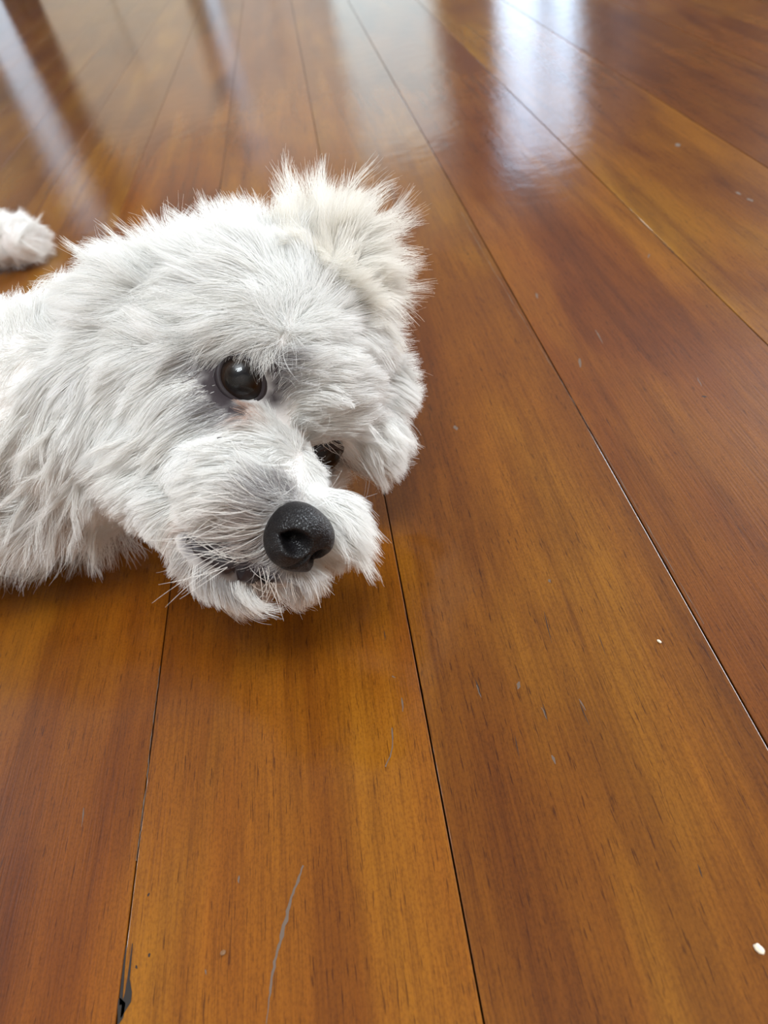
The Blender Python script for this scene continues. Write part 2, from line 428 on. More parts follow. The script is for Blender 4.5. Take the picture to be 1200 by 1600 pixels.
# ---------------- nose
def mat_nose():
    t = NT('nose_leather')
    tc = t.n('ShaderNodeTexCoord')
    vo = t.n('ShaderNodeTexVoronoi', {0: (tc, 'Object'), 'Scale': 1500.0, 'Randomness': .9}, feature='DISTANCE_TO_EDGE')
    mr = t.n('ShaderNodeMapRange', {0: vo, 1: 0., 2: .25, 3: 0., 4: 1.})
    b = t.n('ShaderNodeBump', {'Strength': .45, 'Distance': .00022, 'Height': (mr, 0)})
    c = t.ramp(mr, [(0, (.004, .0035, .004)), (1, (.013, .0115, .0125))])
    return t.out(t.n('ShaderNodeBsdfPrincipled', {'Base Color': (c, 0), 'Roughness': .36, 'Normal': b, 'Specular IOR Level': .33}))
M_nose = mat_nose()
def make_nose():
    nx, ny = 128, 80
    v, f = [], []
    a, b, c = .0087, .0088, .0080
    for j in range(ny + 1):
        th = math.pi * j / ny
        for i in range(nx):
            ph = 2 * math.pi * i / nx
            x, y, z = math.sin(th) * math.cos(ph), math.sin(th) * math.sin(ph), math.cos(th)
            e = .82
            X = math.copysign(abs(x) ** e, x); Y = math.copysign(abs(y) ** e, y); Z = z
            X *= 1 - .20 * max(0, -Y) + .04 * max(0, Y)
            Z += .12 * Y * (Z > 0) * Z
            d = 0
            if z > -.3:
                sx = abs(X)
                # nostril pit and the slit that curls outward
                q = ((sx - .50) / .31) ** 2 + ((Y + .06) / .30) ** 2
                d += .85 * math.exp(-q * q * 1.0)
                yy = -.10 - .35 * (sx - .5) * (sx - .5) - .16 * (sx - .5)
                if sx > .42: d += .30 * math.exp(-((Y - yy) / .10) ** 2) * min(1, (sx - .42) / .15) * min(1, max(0, (1.0 - sx) / .3))
                # groove of the philtrum
                d += .14 * math.exp(-(X / .055) ** 2) * min(1, max(0, (.05 - Y) / .3))
                # soft dip between the wings
                d += .06 * math.exp(-(X / .2) ** 2) * math.exp(-((Y - .3) / .4) ** 2)
                # wing below the nostril bulges
                d -= .10 * math.exp(-((sx - .55) / .22) ** 2 - ((Y + .52) / .2) ** 2)
            sgn = np.array([X * .35, Y * .35, 1.0]); sgn /= np.linalg.norm(sgn)
            P = np.array([X * a, Y * b, Z * c]) - sgn * d * .0072
            v.append(P)
    for j in range(ny):
        for i in range(nx): f.append((j * nx + i, (j + 1) * nx + i, (j + 1) * nx + (i + 1) % nx, j * nx + (i + 1) % nx))
    me = mesh('nose', v, f)
    o = link('nose', me, M_nose, dog)
    M4 = Matrix(HR.tolist()).to_4x4() @ Matrix.Rotation(math.radians(NOSE_TILT), 4, 'X'); M4.translation = Vector(NOSE)
    o.matrix_world = M4
    return o
NOSE = hp(.04, -1.66, 3.72); NOSE_TILT = -8
make_nose()

# ---------------- fur
# guides: pixel where the hair roots, the way it runs there (degrees, 0 = right, 90 = up in view), length cm, lift deg, kind
G = """
560 470 35 1.6 32 | 600 560 10 1.3 25 | 560 540 12 1.5 22 | 500 520 20 1.4 22 | 470 560 15 1.2 20 | 520 600 -2 1.4 20
570 620 -5 1.4 22 | 590 680 -30 1.4 28 | 550 690 -28 1.4 24 | 575 730 -62 1.5 26 | 540 650 -12 1.3 20 | 480 600 10 1.0 20
440 640 70 .8 25 | 455 660 55 .8 20 | 470 680 75 .8 22 | 490 690 80 .8 24 | 430 610 60 .7 18 | 440 560 60 1.0 20
450 480 100 1.5 24 | 480 430 100 1.9 30 | 440 430 120 2.0 26 | 420 400 112 1.9 30 | 380 410 135 2.0 28 | 400 460 158 2.2 24
430 500 200 1.5 24 | 400 510 205 2.0 24 | 360 480 172 2.2 26 | 350 440 155 2.1 28 | 310 420 148 2.1 30 | 310 470 180 2.1 24
330 520 205 1.9 22 | 380 535 238 1.5 24 | 350 545 235 1.2 26 | 410 545 258 1.4 26 | 310 545 215 1.4 22 | 270 500 200 1.9 22
260 440 152 1.9 26 | 220 445 155 1.9 28 | 185 470 168 1.9 28 | 150 500 175 1.9 30 | 200 500 195 1.8 22 | 220 560 215 1.6 20
280 580 215 1.3 16 | 180 580 240 1.5 18 | 150 620 255 1.5 18 | 320 590 225 .8 14 | 340 620 245 .8 16 | 370 640 240 .8 18
300 630 222 1.1 16 | 250 620 225 1.5 18 | 200 660 225 1.6 20 | 390 650 215 .8 18 | 410 655 160 .7 20 | 350 670 198 1.2 20
300 690 200 1.5 22 | 240 700 208 1.6 24 | 190 720 225 1.5 26 | 420 690 185 1.1 18 | 440 720 180 1.0 16 | 400 720 188 1.3 18
350 730 190 1.5 20 | 290 750 195 1.4 20 | 230 760 205 1.3 20 | 460 740 140 .6 14 | 440 760 165 .8 14 | 410 770 175 1.2 18
380 790 178 1.3 20 | 400 820 188 1.3 20 | 350 800 184 1.3 18 | 300 800 190 1.2 18 | 395 850 205 1.1 22 | 380 875 215 .9 24
400 890 235 .8 26 | 340 850 200 1.0 18 | 310 830 196 1.0 16 | 430 900 255 .8 26 | 470 910 275 .8 26 | 500 900 290 .8 26
480 740 -20 .9 20 | 500 770 -32 1.3 24 | 530 790 -38 1.5 26 | 520 830 -52 1.5 26 | 540 820 -45 1.6 26 | 510 870 -60 1.2 28
490 720 100 .6 18 | 180 780 235 .8 22 | 220 810 245 .8 22 | 260 840 245 .7 20 | 200 840 235 .8 28 | 250 880 240 .8 28
310 880 255 .8 20 | 330 910 262 1.0 28 | 370 920 285 1.4 30 | 400 930 300 1.5 32 | 430 930 305 1.3 32 | 290 900 245 .9 28
30 500 100 1.0 30 | 100 520 110 1.1 26 | 60 560 225 1.2 18 | 20 620 215 1.4 16 | 110 600 245 1.3 18 | 60 680 235 1.6 18
130 680 250 1.5 18 | 20 740 225 1.8 22 | 90 750 235 1.8 22 | 150 760 250 1.7 24 | 60 820 245 2.0 26 | 120 830 262 1.9 26
170 830 262 1.6 26 | 20 870 250 2.0 28 | 150 540 225 1.2 20 | 0 480 95 1.0 30
520 400 85 2.2 34 | 500 430 98 1.8 28 | 550 370 66 2.4 34 | 585 400 30 2.4 32 | 580 440 8 2.4 30 | 580 475 -8 2.2 28 | 555 420 45 2.3 30
530 440 60 2.0 30 | 490 380 95 2.2 34 | 420 350 100 1.9 36 | 520 800 -50 1.5 18 | 530 815 -60 1.8 22 | 500 800 -48 1.4 16 | 520 835 -55 1.4 22 | 590 700 -68 1.7 26 | 600 670 -50 1.5 26 | 565 710 -75 1.5 24
"""
GP, GN, GD, GL, GF = [], [], [], [], []
miss = []
for tok in G.replace('\n', '|').split('|'):
    w = tok.split()
    if len(w) < 5: continue
    x, y, a, L, lf = map(float, w)
    P, Nn = hit(x, y); xx, yy = x, y
    for k in range(30):
        if P is not None: break
        xx += (380 - xx) * .03 if x > 110 else -1; yy += (660 - yy) * .03
        P, Nn = hit(xx, yy)
    if P is None or np.linalg.norm(P - CO) > .40: miss.append((x, y)); continue
    d = CR @ np.array([math.cos(math.radians(a)), math.sin(math.radians(a)), 0])
    d = d - Nn * (d @ Nn); d /= np.linalg.norm(d) + 1e-9
    GP.append(P); GN.append(Nn); GD.append(d); GL.append(L / 100); GF.append(math.radians(lf))
GP, GN, GD, GL, GF = map(np.array, (GP, GN, GD, GL, GF))

def field(P, N):
    D = np.empty((len(P), 3)); L = np.empty(len(P)); Fl = np.empty(len(P))
    for s in range(0, len(P), 20000):
        q = P[s:s + 20000]
        d2 = ((q[:, None, :] - GP[None]) ** 2).sum(-1)
        dmin = d2.min(1, keepdims=True)
        w = np.exp(-(d2 - dmin) / (2 * .0055 ** 2)) * (.15 + np.clip(N[s:s + 20000] @ GN.T, 0, 1))
        w /= w.sum(1, keepdims=True)
        D[s:s + 20000] = w @ GD; L[s:s + 20000] = w @ GL; Fl[s:s + 20000] = w @ GF
    D -= N * (D * N).sum(1, keepdims=True)
    D /= np.linalg.norm(D, axis=1, keepdims=True) + 1e-9
    return D, L, Fl
# dark pigmented skin: eye rims, around the nose and the lips
def skin_at(x, y):
    h, _ = hit(x, y); return h
PIG = [(x, y, r, a) for x, y, r, a in ((322, 572, .0040, 1.), (308, 580, .0035, .7), (330, 605, .0050, 1.), (345, 626, .0050, 1.), (338, 590, .005, 1.), (352, 615, .005, 1.), (365, 640, .0038, 1.), (385, 645, .0030, .9), (318, 600, .004, .6), (335, 638, .004, .6),
       (428, 575, .0036, 1.), (436, 600, .0036, .9), (428, 622, .0034, .9), (418, 555, .0034, .7), (395, 545, .003, .5), (352, 550, .004, .8),
       (385, 815, .004, .6), (380, 840, .004, .65), (375, 865, .004, .7), (395, 845, .004, .7), (300, 850, .004, .9), (345, 862, .0045, 1.), (372, 878, .0045, 1.), (400, 893, .004, 1.), (325, 880, .003, .8), (352, 893, .003, .9), (425, 775, .0036, .9), (450, 765, .0032, .8), (405, 800, .0035, .75), (400, 830, .003, .7), (405, 860, .0034, .8), (410, 885, .0036, .9), (385, 890, .0036, 1.), (430, 900, .0034, .9), (455, 903, .003, .8),
       (360, 882, .004, 1.), (335, 868, .0038, 1.), (312, 855, .0032, .9), (370, 905, .003, .8), (395, 908, .003, .9), (510, 745, .003, .6), (525, 722, .0035, .8), (500, 728, .003, .5), (540, 740, .003, .7))]
LIPP = np.array([skin_at(x, y) for x, y in [(292, 845), (308, 856), (325, 866), (343, 876), (360, 886), (378, 895), (396, 902), (414, 905), (432, 905)] if skin_at(x, y) is not None])
PIGP = [(skin_at(x, y), r, a) for x, y, r, a in PIG if skin_at(x, y) is not None]
PIGP += [(q_, .0030, .85) for q_ in LIPP]
def pigment(P):
    m = np.zeros(len(P))
    for q, r, a in PIGP:
        m = np.maximum(m, a * np.exp(-(np.linalg.norm(P - q, axis=1) / (r * 1.25)) ** 2))
    return m
pg = np.clip(pigment(V) * 1.15, 0, 1)[:, None]
pcol = np.array([.88, .84, .81]) * (1 - pg) + np.array([.045, .034, .038]) * pg
ca = base.color_attributes.new('pigment', 'FLOAT_COLOR', 'POINT')
ca.data.foreach_set('color', np.concatenate([pcol, np.ones((len(V), 1))], 1).astype(np.float32).ravel())
# triangles of the skin
base.calc_loop_triangles()
TR = np.empty(len(base.loop_triangles) * 3, dtype=np.int64); base.loop_triangles.foreach_get('vertices', TR); TR = TR.reshape(-1, 3)
VN = np.empty(len(base.vertices) * 3); base.vertices.foreach_get('normal', VN); VN = VN.reshape(-1, 3)
TA = .5 * np.linalg.norm(np.cross(V[TR[:, 1]] - V[TR[:, 0]], V[TR[:, 2]] - V[TR[:, 0]]), axis=1)
TC = V[TR].mean(1)
def sample(n, wt):
    w = TA * wt; cdf = np.cumsum(w); cdf /= cdf[-1]
    t = np.searchsorted(cdf, rng.random(n)); r = rng.random((n, 2)); m = r.sum(1) > 1; r[m] = 1 - r[m]
    a, b, c = TR[t, 0], TR[t, 1], TR[t, 2]
    P = V[a] + (V[b] - V[a]) * r[:, :1] + (V[c] - V[a]) * r[:, 1:]
    N = VN[a] + (VN[b] - VN[a]) * r[:, :1] + (VN[c] - VN[a]) * r[:, 1:]
    return P, N / np.linalg.norm(N, axis=1, keepdims=True)
# smooth vector noise from a few random plane waves
WK = rng.normal(size=(3, 14, 3)); WP = rng.random((3, 14)) * 6.283
def wav(P, freq):
    return np.stack([np.sin(P @ (WK[i] * freq).T + WP[i]).sum(1) / 3.7 for i in range(3)], 1)
NP = 9
def grow(P, N, D, L, Fl, jit, wave=1.0, grav=.10, curl=.35):
    """integrate strands; returns (n, NP, 3)"""
    n = len(P)
    rnd = rng.normal(size=(n, 3)) * jit
    Fl = Fl * (1 + rng.normal(size=n) * .25)
    d = D * np.cos(Fl)[:, None] + N * np.sin(Fl)[:, None] + rnd + wav(P, 260) * .16 * wave + wav(P, 700) * .10 * wave
    d /= np.linalg.norm(d, axis=1, keepdims=True)
    b = wav(P + 5, 330) * curl + wav(P + 9, 900) * curl * .5 + rng.normal(size=(n, 3)) * jit * .7
    seg = (L / (NP - 1))[:, None]
    out = np.empty((n, NP, 3)); out[:, 0] = P - N * .0003; p = out[:, 0].copy()
    for j in range(1, NP):
        t = j / (NP - 1)
        p = p + d * seg
        p[:, 2] = np.where(p[:, 2] < .0007, .0007 + .2 * np.abs(rng.random(n)) * .001, p[:, 2])
        out[:, j] = p
        d = d + (b * .22 + D * .05 - N * .035) + np.array([0, 0, -grav * .25])
        d /= np.linalg.norm(d, axis=1, keepdims=True)
    return out
def excl(P):
    """1 where hair may root"""
    k = np.ones(len(P))
    for cen, g in EYES:
        r = P - cen; al = r @ g; rad = np.linalg.norm(r - al[:, None] * g, axis=1)
        k *= ~((rad < ER * 1.12) & (al > 0))
    q = (P - NOSE) @ HR
    k *= ((q / np.array([.0087, .0088, .0085])) ** 2).sum(1) > 1
    k *= rng.random(len(P)) > pigment(P) * .52
    if len(LIPP): k *= np.linalg.norm(P[:, None] - LIPP[None], axis=2).min(1) > .0036
    return k
def over(S):
    bad_any = np.zeros(len(S), bool)
    for i, (cen, g) in enumerate(EYES):
        up = HR[:, 1] - g * (HR[:, 1] @ g); up /= np.linalg.norm(up); sd = np.cross(up, g)
        r = S - cen; al = r @ g; u = r @ up; w = r @ sd
        lim = .30 if i == 0 else .05
        bad = (al > 0) & (np.hypot(u / .80, w) < ER * .84) & (u < ER * lim)
        bad_any |= bad.any(1)
    q = (S - NOSE) @ HR / np.array([.0089, .0090, .0088])
    rr = np.hypot(q[..., 0], q[..., 1] - .02)
    bad = ((rr < .86) & (q[..., 2] > .1) & (q[..., 2] < 2.2)) | ((q ** 2).sum(-1) < .9)
    bad_any |= bad.any(1)
    near = np.linalg.norm(S[:, 0] - LIPP.mean(0), axis=1) < .022
    if near.any():
        Q = S[near][:, 2:]
        d = np.linalg.norm(Q[:, :, None] - (LIPP + (CO - LIPP) * .008)[None, None], axis=3).min(2).min(1)
        z = np.where(near)[0][(d < .0030) & (rng.random(len(Q)) < .68)]
        bad_any[z] = True
    return bad_any
def clear(S):
    """shorten strands that would lie across the open eyes, the nose leather or the lips; drop what still does"""
    for k_ in (.55, .5):
        b_ = over(S)
        S[b_] = S[b_][:, :1] + (S[b_] - S[b_][:, :1]) * k_
    return ~over(S)
def clump(S, centres, CS, strength, power=1.3):
    kd = kdtree.KDTree(len(centres))
    for i, c in enumerate(centres): kd.insert(Vector(c), i)
    kd.balance()
    idx = np.array([kd.find(Vector(p))[1] for p in S[:, 0]])
    t = np.linspace(0, 1, NP) ** power
    st = strength * (.55 + .45 * rng.random(len(S)))
    off = CS[idx] - S
    return S + off * t[None, :, None] * st[:, None, None]
def build_fur(n, wt, n_c1, n_c2, lenk=1.0, jit=.10, s1=.5, s2=.75, fieldf=None, **kw):
    fld = fieldf or field
    P, N = sample(n, wt); k = excl(P) > 0; P, N = P[k], N[k]
    def make(P, N, j, lk=1.0):
        D, L, Fl = fld(P, N)
        L = L * lk * lenk
        return grow(P, N, D, L, Fl, j, **kw)
    c1p, c1n = sample(n_c1, wt); c1 = make(c1p, c1n, jit * 1.3, 1.06)
    c2p, c2n = sample(n_c2, wt); c2 = make(c2p, c2n, jit * 1.1)
    c2 = clump(c2, c1p, c1, s1)
    D, L, Fl = fld(P, N)
    L = L * lenk * (.62 + .43 * rng.random(len(P)) ** .7) * (1 - .5 * pigment(P))
    S = grow(P, N, D, L, Fl, jit, **kw)
    S = clump(S, c2p, c2, s2)
    S[:, :, 2] = np.maximum(S[:, :, 2], .0004)
    return S[clear(S)]
def stain(P):
    """how dark / tan hair grows at a root: colour per strand"""
    n = len(P)
    col = np.ones((n, 3)) * np.array([.955, .945, .915])
    col *= (1 + rng.normal(size=(n, 1)) * .05 + wav(P, 1500)[:, :1] * .03)
    def mixto(c, w):
        nonlocal col
        col = col * (1 - w[:, None]) + np.array(c) * w[:, None]
    pw = pigment(P); mixto((.20, .175, .185), np.clip(pw * 1.3, 0, 1) * .85 * (rng.random(n) < .78))
    ir = skin_at(404, 648); d = np.linalg.norm(P - ir, axis=1)       # tear stain at the inner corner of the near eye
    mixto((.62, .36, .24), np.clip(np.exp(-(d / .0042) ** 2) * .9, 0, 1) * (rng.random(n) < .75))
    for q, r, a, c in ((STAINS)):
        d = np.linalg.norm(P - q, axis=1); mixto(c, np.exp(-(d / r) ** 2) * a * (rng.random(n) < .8))
    return np.clip(col, 0, .97)
STAINS = [(skin_at(395, 830), .007, .35, (.70, .45, .32)), (skin_at(300, 830), .006, .45, (.75, .52, .40)), (skin_at(200, 775), .006, .5, (.66, .42, .33)),
          (skin_at(505, 740), .004, .5, (.70, .48, .40)), (skin_at(420, 905), .006, .4, (.72, .50, .40))]
STAINS = [q for q in STAINS if q[0] is not None]
def hair_mat(name, rough=.27):
    t = NT(name)
    at_ = t.n('ShaderNodeAttribute', attribute_name='tint')
    hi = t.n('ShaderNodeHairInfo')
    tp = t.n('ShaderNodeMapRange', {0: (hi, 'Intercept'), 3: .88, 4: 1.0})
    c = t.n('ShaderNodeVectorMath', {0: (at_, 'Color'), 3: tp}, operation='SCALE')
    df = t.n('ShaderNodeBsdfDiffuse', {'Color': (c, 0)})
    tl = t.n('ShaderNodeBsdfTranslucent', {'Color': (c, 0)})
    m = t.n('ShaderNodeMixShader', {0: .32, 1: df, 2: tl})
    gl = t.n('ShaderNodeBsdfHair', {'Color': (1, 1, 1, 1), 'Offset': math.radians(-3), 'RoughnessU': .22, 'RoughnessV': .7}, component='Reflection')
    return t.out(t.n('ShaderNodeMixShader', {0: .10, 1: m, 2: gl}))
M_hair = hair_mat('white_hair')
def strands(name, S, r0, r1, tint, mat=M_hair, parent=dog):
    cu = bpy.data.hair_curves.new(name)
    n = len(S); cu.add_curves([NP] * n)
    cu.position_data.foreach_set('vector', S.astype(np.float32).ravel())
    t = np.linspace(0, 1, NP)
    rad = (r0 + (r1 - r0) * t ** 1.6)[None, :] * (.75 + .5 * rng.random((n, 1)))
    a = cu.attributes.get('radius') or cu.attributes.new('radius', 'FLOAT', 'POINT')
    a.data.foreach_set('value', rad.astype(np.float32).ravel())
    a = cu.attributes.new('tint', 'FLOAT_COLOR', 'POINT')
    cc = np.ones((n, NP, 4), dtype=np.float32); cc[:, :, :3] = tint[:, None, :]
    a.data.foreach_set('color', cc.ravel())
    cu.materials.append(mat)
    o = bpy.data.objects.new(name, cu); C.objects.link(o)
    if parent is not None: o.parent = parent
    return o
# where each coat grows
loc = (TC - HO) @ HR * 100
dcam = np.linalg.norm(TC - CO, axis=1)
q = pix(TC)
EARC = at(524, 422, .246)
near_ear = np.linalg.norm(TC - EARC, axis=1) < .0190
body_side = (TC[:, 0] < -.098 - .0 * TC[:, 1])
head_m = (~body_side) & (~near_ear)
muz = np.exp(-((loc[:, 2] - 1.6) / 1.8) ** 2) * (loc[:, 1] < .2)
DENS = 1.0
S = build_fur(int(210000 * DENS), head_m * (1 + .4 * muz), 1300, 15000)
strands('head_fur', S, .000062, .000014, stain(S[:, 0]))
EAR0 = at(462, 462, .243)
def ear_field(P, N):
    D = P - EAR0; D /= np.linalg.norm(D, axis=1, keepdims=True)
    D = D + CR[:, 1] * .12
    D -= N * (D * N).sum(1, keepdims=True) * .6; D /= np.linalg.norm(D, axis=1, keepdims=True)
    return D, np.full(len(P), .018) + wav(P, 500)[:, 0] * .004, np.full(len(P), .30)
S = build_fur(int(20000 * DENS), near_ear * 1.0, 90, 800, jit=.13, s1=.8, s2=.8, curl=.5, fieldf=ear_field)
tc_ = stain(S[:, 0]) * np.array([1.0, .975, .93])
strands('ear_fur', S, .000055, .000012, tc_)
bodyw = body_side * np.where(TC[:, 0] > -.22, 1.0, np.where((TC[:, 1] > .48) & (TC[:, 0] > -.30), .7, .08))
S = build_fur(int(90000 * DENS), bodyw, 650, 7000, lenk=1.35, jit=.16, s1=.6, curl=1.0, grav=.12, wave=1.6)
strands('body_fur', S, .000074, .000014, stain(S[:, 0]))
# loose single hairs that stand off the coat
P, N = sample(3600, (head_m | near_ear) * 1.0); k = excl(P) > 0; P, N = P[k], N[k]
D, L, Fl = field(P, N)
S = grow(P, N, D, L * (.75 + .35 * rng.random(len(P))), Fl * 1.05, .28, curl=1.2)
kk = clear(S); strands('loose_hairs', S[kk], .000042, .000010, stain(P[kk]))
# long pale whiskers over the muzzle, stray hairs and a few dark flecks caught in the coat
def placed(lst, jit=.05, **kw):
    out, tn = [], []
    for x, y, a, L, lf, c in lst:
        P, N_ = hit(x, y)
        if P is None: continue
        d = CR @ np.array([math.cos(math.radians(a)), math.sin(math.radians(a)), 0]); d -= N_ * (d @ N_); d /= np.linalg.norm(d)
        out.append(grow(P[None], N_[None], d[None], np.array([L / 100]), np.array([math.radians(lf)]), jit, wave=.3, **kw)[0]); tn.append(c)
    return np.array(out), np.array(tn, dtype=float)
r5 = random.Random(11); W = []
for k in range(320):
    x, y = r5.gauss(296, 13), r5.gauss(603, 11)
    W.append((x, y, 214 + r5.gauss(0, 9), r5.uniform(.7, 1.2), r5.uniform(10, 20), (.90, .89, .86)))
for k in range(420):
    x, y = r5.uniform(462, 500), r5.uniform(690, 765)
    W.append((x, y, -20 - (y - 690) * .35 + r5.gauss(0, 14) + (90 if y < 712 else 0), r5.uniform(.5, .9), r5.uniform(14, 30), (.94, .935, .91)))
for k in range(95):
    x, y = r5.uniform(345, 425), r5.uniform(765, 880)
    W.append((x, y, 180 + (y - 800) * .22 + r5.gauss(0, 7), r5.uniform(1.2, 2.2), r5.uniform(20, 36), (.93, .91, .86)))
for k in range(26):
    W.append((r5.uniform(425, 500), r5.uniform(770, 800), r5.uniform(-20, 20) + 180 * (r5.random() < .6), r5.uniform(.6, 1.2), r5.uniform(20, 35), (.93, .91, .88)))
for k in range(130):
    x, y = r5.uniform(492, 560), r5.uniform(680, 715)
    W.append((x, y, r5.uniform(-75, -40), r5.uniform(.9, 1.4), r5.uniform(20, 32), (.92, .91, .88)))
for k in range(40):
    W.append((r5.uniform(380, 500), r5.uniform(880, 925), r5.uniform(255, 310), r5.uniform(.8, 1.3), r5.uniform(20, 34), (.92, .84, .76)))
S, tn = placed(W, curl=.5)
strands('whiskers', S, .000088, .000020, tn)
S, tn = placed([(290, 722, 62, .30, 3, (.03, .03, .03)), (268, 733, 40, .22, 3, (.05, .04, .04)), (338, 684, 10, .14, 3, (.05, .04, .04)), (262, 730, 55, .2, 3, (.08, .07, .06))], curl=.1, jit=.02)
S += (CO - S) * .045
strands('dark_flecks', S, .00016, .00007, tn)
B = []
for k in range(900):
    x, y = r5.gauss(452, 17), r5.gauss(492, 17)
    B.append((x, y, math.degrees(math.atan2(-(y - 492) + 10, x - 452)) + r5.gauss(0, 30), r5.uniform(.7, 1.3), r5.uniform(24, 50), (.94, .935, .91)))
for k in range(230):
    x, y = r5.uniform(335, 428), r5.uniform(528, 550)
    B.append((x, y, 262 - (410 - x) * .28 + r5.gauss(0, 8), r5.uniform(.55, .95), r5.uniform(16, 34), (.93, .92, .88)))
S, tn = placed(B, curl=.6)
strands('brow_hair', S, .000060, .000014, tn)
# longer locks that break the outline: ear fan, crown, brow sweep, cheek and lip tufts
def locks(lst, n=42, spread=.0011, tk=.55):
    out = []
    for x, y, a, bend, L, lf in lst:
        P, N_ = hit(x, y)
        if P is None: continue
        L *= .01; seg = L / (NP - 1); p = P.copy(); c = [p - N_ * .0004]
        for j in range(1, NP):
            t_ = j / (NP - 1); ang = math.radians(a + bend * t_)
            d = CR @ np.array([math.cos(ang), math.sin(ang), 0]); d -= N_ * min(0, d @ N_) * .6
            d = d + N_ * math.tan(math.radians(lf)) * (1 - t_) ** 1.2; d /= np.linalg.norm(d)
            p = p + d * seg; p[2] = max(p[2], .0006); c.append(p.copy())
        c = np.array(c); t = np.linspace(0, 1, NP)
        off = rng.normal(size=(n, 1, 3)) * spread; tip = rng.normal(size=(n, 1, 3)) * spread * tk
        sc_ = 1 - .35 * rng.random((n, 1, 1)) ** 2
        S_ = c[0] + (c[None] - c[0]) * sc_ + off * (1 - t[None, :, None]) ** .8 + tip * t[None, :, None] ** 1.5 + wav(c, 600)[None] * .0002
        S_[:, :, 2] = np.maximum(S_[:, :, 2], .0005)
        out.append(S_)
    return np.concatenate(out)
E_ = []
for k in range(74):
    th = r5.uniform(-35, 118); rr_ = r5.uniform(18, 66)
    x = 492 + rr_ * math.cos(math.radians(th)) * 1.25; y = 428 - rr_ * math.sin(math.radians(th)) * 1.15
    E_.append((x, y, th + r5.gauss(0, 12), r5.uniform(-30, 25), r5.uniform(1.5, 2.2) + rr_ * .010, r5.uniform(12, 38)))
S = locks(E_, 50, .0011, 1.25)
strands('ear_locks', S, .000060, .000012, np.repeat(np.array([[.95, .925, .875]]), len(S), 0) * (1 + rng.normal(size=(len(S), 1)) * .03))
K_ = []
for x, y, a in ((412, 352, 100), (425, 350, 92), (402, 356, 108), (418, 365, 98)): K_.append((x, y, a, r5.uniform(-12, 12), 1.5, 22))
for k in range(34):     # back of the crown, sweeping up and to the side
    u_ = r5.random(); K_.append((175 + u_ * 215, 430 - u_ * 40 + r5.uniform(-10, 14), 160 - u_ * 42 + r5.gauss(0, 8), r5.uniform(-10, 28), r5.uniform(1.1, 2.0), r5.uniform(18, 34)))
for k in range(12):     # wisps over the nape
    K_.append((150 + r5.uniform(-8, 35), 455 + r5.uniform(-20, 30), 150 + r5.gauss(0, 10), r5.uniform(25, 75), r5.uniform(1.6, 2.3), r5.uniform(15, 30)))
for k in range(60):     # brow sweep over the temple
    u_ = r5.random(); K_.append((290 + u_ * 150, 520 - r5.uniform(0, 95), 150 + r5.gauss(0, 8) - u_ * 14, r5.uniform(45, 85), r5.uniform(1.3, 2.1), r5.uniform(10, 22)))
for k in range(30):     # cheek over the corner of the mouth
    K_.append((185 + r5.uniform(0, 110), 665 + r5.uniform(0, 80), 200 + r5.gauss(0, 7), r5.uniform(10, 35), r5.uniform(1.0, 1.7), r5.uniform(10, 20)))
for k in range(18):     # far cheek
    K_.append((590 + r5.uniform(-30, 15), 640 + r5.uniform(0, 60), -40 + r5.gauss(0, 10), r5.uniform(-35, 0), r5.uniform(.9, 1.5), r5.uniform(12, 26)))
for k in range(16):     # far lip
    K_.append((525 + r5.uniform(-25, 20), 805 + r5.uniform(-25, 25), -38 + r5.gauss(0, 8), r5.uniform(-30, -5), r5.uniform(1.1, 1.6), r5.uniform(8, 20)))
for k in range(9):
    K_.append((548 + r5.uniform(-14, 10), 832 + r5.uniform(-14, 12), -54 + r5.gauss(0, 7), r5.uniform(-15, 5), r5.uniform(1.2, 1.7), r5.uniform(6, 14)))
for k in range(9):      # beard curls
    K_.append((372 + r5.uniform(-8, 40), 918 + r5.uniform(-8, 8), 285 + r5.gauss(0, 10), r5.uniform(40, 80), r5.uniform(.8, 1.3), r5.uniform(10, 25)))
for k in range(14):     # hind paw
    K_.append((r5.uniform(8, 78), r5.uniform(330, 395), r5.choice((70, 40, 10, 100, -20, 230)) + r5.gauss(0, 15), r5.uniform(-20, 20), r5.uniform(1.0, 1.8), r5.uniform(12, 24)))
for k in range(40):     # neck and chest waves
    K_.append((r5.uniform(5, 165), r5.uniform(600, 860), 235 + r5.gauss(0, 12), r5.uniform(-30, 50), r5.uniform(1.6, 2.4), r5.uniform(8, 18)))
S = locks(K_, 34, .0009, .85); S = S[clear(S)]
strands('fur_locks', S, .000058, .000012, np.repeat(np.array([[.95, .94, .91]]), len(S), 0) * (1 + rng.normal(size=(len(S), 1)) * .03))
# dark rim of the lips along the mouth on the near side
def tube(name, pts, rad, mat, parent, n=8):
    pts = [Vector(p) for p in pts]; v, f = [], []
    for i, p in enumerate(pts):
        t_ = (pts[min(i + 1, len(pts) - 1)] - pts[max(i - 1, 0)]).normalized()
        a_ = t_.orthogonal().normalized(); b_ = t_.cross(a_)
        r_ = rad * math.sin(math.pi * (i + .35) / (len(pts) - .3)) ** .5
        for k in range(n): v.append(p + (a_ * math.cos(2 * math.pi * k / n) + b_ * math.sin(2 * math.pi * k / n)) * r_)
    for i in range(len(pts) - 1):
        for k in range(n): f.append((i * n + k, i * n + (k + 1) % n, (i + 1) * n + (k + 1) % n, (i + 1) * n + k))
    return link(name, mesh(name, v, f), mat, parent)
for path in ([(292, 845), (308, 856), (325, 866), (343, 876), (360, 886), (378, 895), (396, 902), (414, 905), (432, 905)],):
    pp = []
    for x, y in path:
        P, N_ = hit(x, y)
        if P is not None: pp.append(P - N_ * .0003)
    tube('lip', pp, .0024, M_lid, dog)

